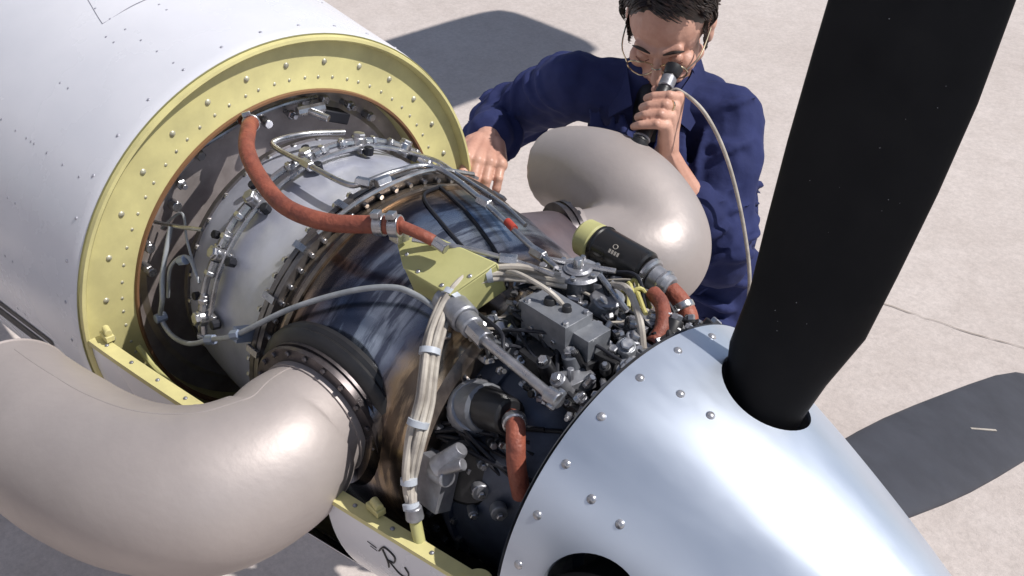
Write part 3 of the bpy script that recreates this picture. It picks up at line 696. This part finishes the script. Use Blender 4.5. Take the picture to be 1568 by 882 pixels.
b.cap(wr+r_*.004,pc+r_*.030-k_*.006,.021,.018)
tb=pc+r_*.026-k_*.010-ax*.01
b.cap(wr.lerp(tb,.4),tb,.016,.013);b.cap(tb,pc-ax*.045+r_*.004-k_*.020,.012,.010);b.cap(pc-ax*.045+r_*.004-k_*.020,pc-ax*.055-r_*.016-k_*.012,.010,.008)
b.cap(wr,wr+(EL-wr)*.15,.024,.026);b.cap(wr+(EL-wr)*.15,EL.lerp(WL,.42),.026,.038)
voxel(b,'hand_and_forearm',Mskin,.0021,1,None,man)
b=MB();c=pc+ax*(.034-.0215*2);q1=c+r_*.024+k_*.021;b.prof(q1,(k_*.7-r_*.7),[(0,.0104),(0,.0120),(.004,.0120),(.004,.0104)],16);b.obj('ring',Mgold,man)
b=MB()
wr=WR;dd=V((.66,-.70,-.12)).normalized();nn=V((.25,.1,.95));nn=(nn-dd*nn.dot(dd)).normalized();sd=dd.cross(nn)
for i,(o,L) in enumerate(((.036,.080),(.013,.092),(-.011,.086),(-.034,.068))):
    k0=wr+dd*(.092-.004*abs(i-1))+sd*o+nn*.008
    ang=[rad(a) for a in (30,64,92)];p=k0;rr=(.0118,.0120,.0114,.0100)[i]
    b.cap(wr+dd*.012+sd*o*.5,k0,.023,.0148);b.ell(k0+nn*.003,dd,sd,nn,.013,.012,.0125)
    for j,(a,fr) in enumerate(zip(ang,(.45,.30,.25))):
        q=p+(dd*math.cos(a)-nn*math.sin(a)+sd*(.10*(1.5-i)*.3))*L*fr
        b.cap(p,q,rr*(1-.06*j),rr*(1-.06*(j+1)));b.ell(q+nn*.001,dd,sd,nn,rr*1.02,rr*.98,rr*1.0);p=q
t1=wr+dd*.022+sd*.030;t2=wr+dd*.060+sd*.058-nn*.012;t3=wr+dd*.092+sd*.060-nn*.028
b.cap(wr,t1,.024,.020);b.cap(t1,t2,.018,.013);b.cap(t2,t3,.013,.0105)
b.cap(wr-dd*.01,wr+dd*.01,.028,.026);b.cap(ER.lerp(WR,.72),wr,.038,.028)
voxel(b,'resting_hand',Mskin,.0024,2,None,man)
# ------------------------------------------------------------------ added airplane, out of frame, placed to cast the ground shadow
ap=empty('shadow_airplane')
Sd=V((.48,.40,.80)).normalized()
b=MB();rings=[]
ox,oy=.48/.8*4.0,.40/.8*4.0
for y,k in [(-11,.8),(-3.4,1.15),(3.2+oy,1.02),(3.45+oy,.98),(3.56+oy,.90),(3.60+oy,.70)]:
    xc=-3.02+ox
    rings.append([V((xc+.5*k*math.cos(t)*1.0,y,2.7+.06*k*math.sin(t)*(1.2 if math.sin(t)>0 else .7)+(.02*math.cos(t)))) for t in [2*math.pi*i/32 for i in range(32)]])
b.ringstrip(rings,True,True,True);b.obj('shadow_wing',Mwhite,ap)
b=MB()
b.tube([(3.2,-3.6,.6),(2.4,-3.6,.8),(1,-3.6,1.3),(-1,-3.6,1.6),(-4,-3.6,1.6),(-7,-3.6,1.9)],lambda t:.25+1.0*math.sin(min(1,t*2.2+.1)*math.pi/2)*(1-.75*max(0,t-.45)/.55),32,8);b.obj('fuselage',Mwhite,ap)
b=MB();b.poly([(-5.6,-3.6,2.2),(-7.2,-3.6,2.1),(-7.6,-3.6,4.0),(-6.8,-3.6,4.0)],.08);b.box((-6.9,-3.6,2.2),(0,1,0),X,(0,0,1),1.9,.45,.04);b.obj('tail',Mwhite,ap,.02)
b=MB()
for x,y in ((2.0,-3.6),(-1.6,-4.4),(-1.6,-2.8)):
    b.cyl((x,y-.08,-1.08),(x,y+.08,-1.08),.22,.22,28,.3);b.cyl((x,y,-1.08),(x,y+(-3.6-y)*.6,.7),.05,.06,12)
b.obj('landing_gear',Mblack,ap)
# ------------------------------------------------------------------ light, sky, camera
sun=bpy.data.lights.new('sun','SUN');sun.energy=4.9;sun.angle=rad(.5);sun.color=(1,.96,.915)
so_=bpy.data.objects.new('sun',sun);bpy.context.collection.objects.link(so_);so_.rotation_euler=Sd.to_track_quat('Z','Y').to_euler();so_.location=(5,3,9)
w=bpy.data.worlds.new('World');sc.world=w;w.use_nodes=True
nt=w.node_tree;sky=nt.nodes.new('ShaderNodeTexSky');sky.sky_type='NISHITA';sky.sun_disc=False
sky.sun_elevation=math.asin(Sd.z);sky.sun_rotation=math.atan2(Sd.x,Sd.y)
nt.links.new(sky.outputs[0],nt.nodes['Background'].inputs[0]);nt.nodes['Background'].inputs[1].default_value=.085
cam=bpy.data.cameras.new('camera');co=bpy.data.objects.new('camera',cam);bpy.context.collection.objects.link(co)
Rm=Matrix(((.674,-.41361,.61209),(.73873,.37737,-.55845),(0,.82856,.55989)))
co.matrix_world=Matrix.Translation((1.4784,-.8251,1.0423))@Rm.to_4x4()
cam.lens=1643.1/1568*36;cam.sensor_width=36;cam.clip_end=2000;cam.clip_start=.02
sc.camera=co
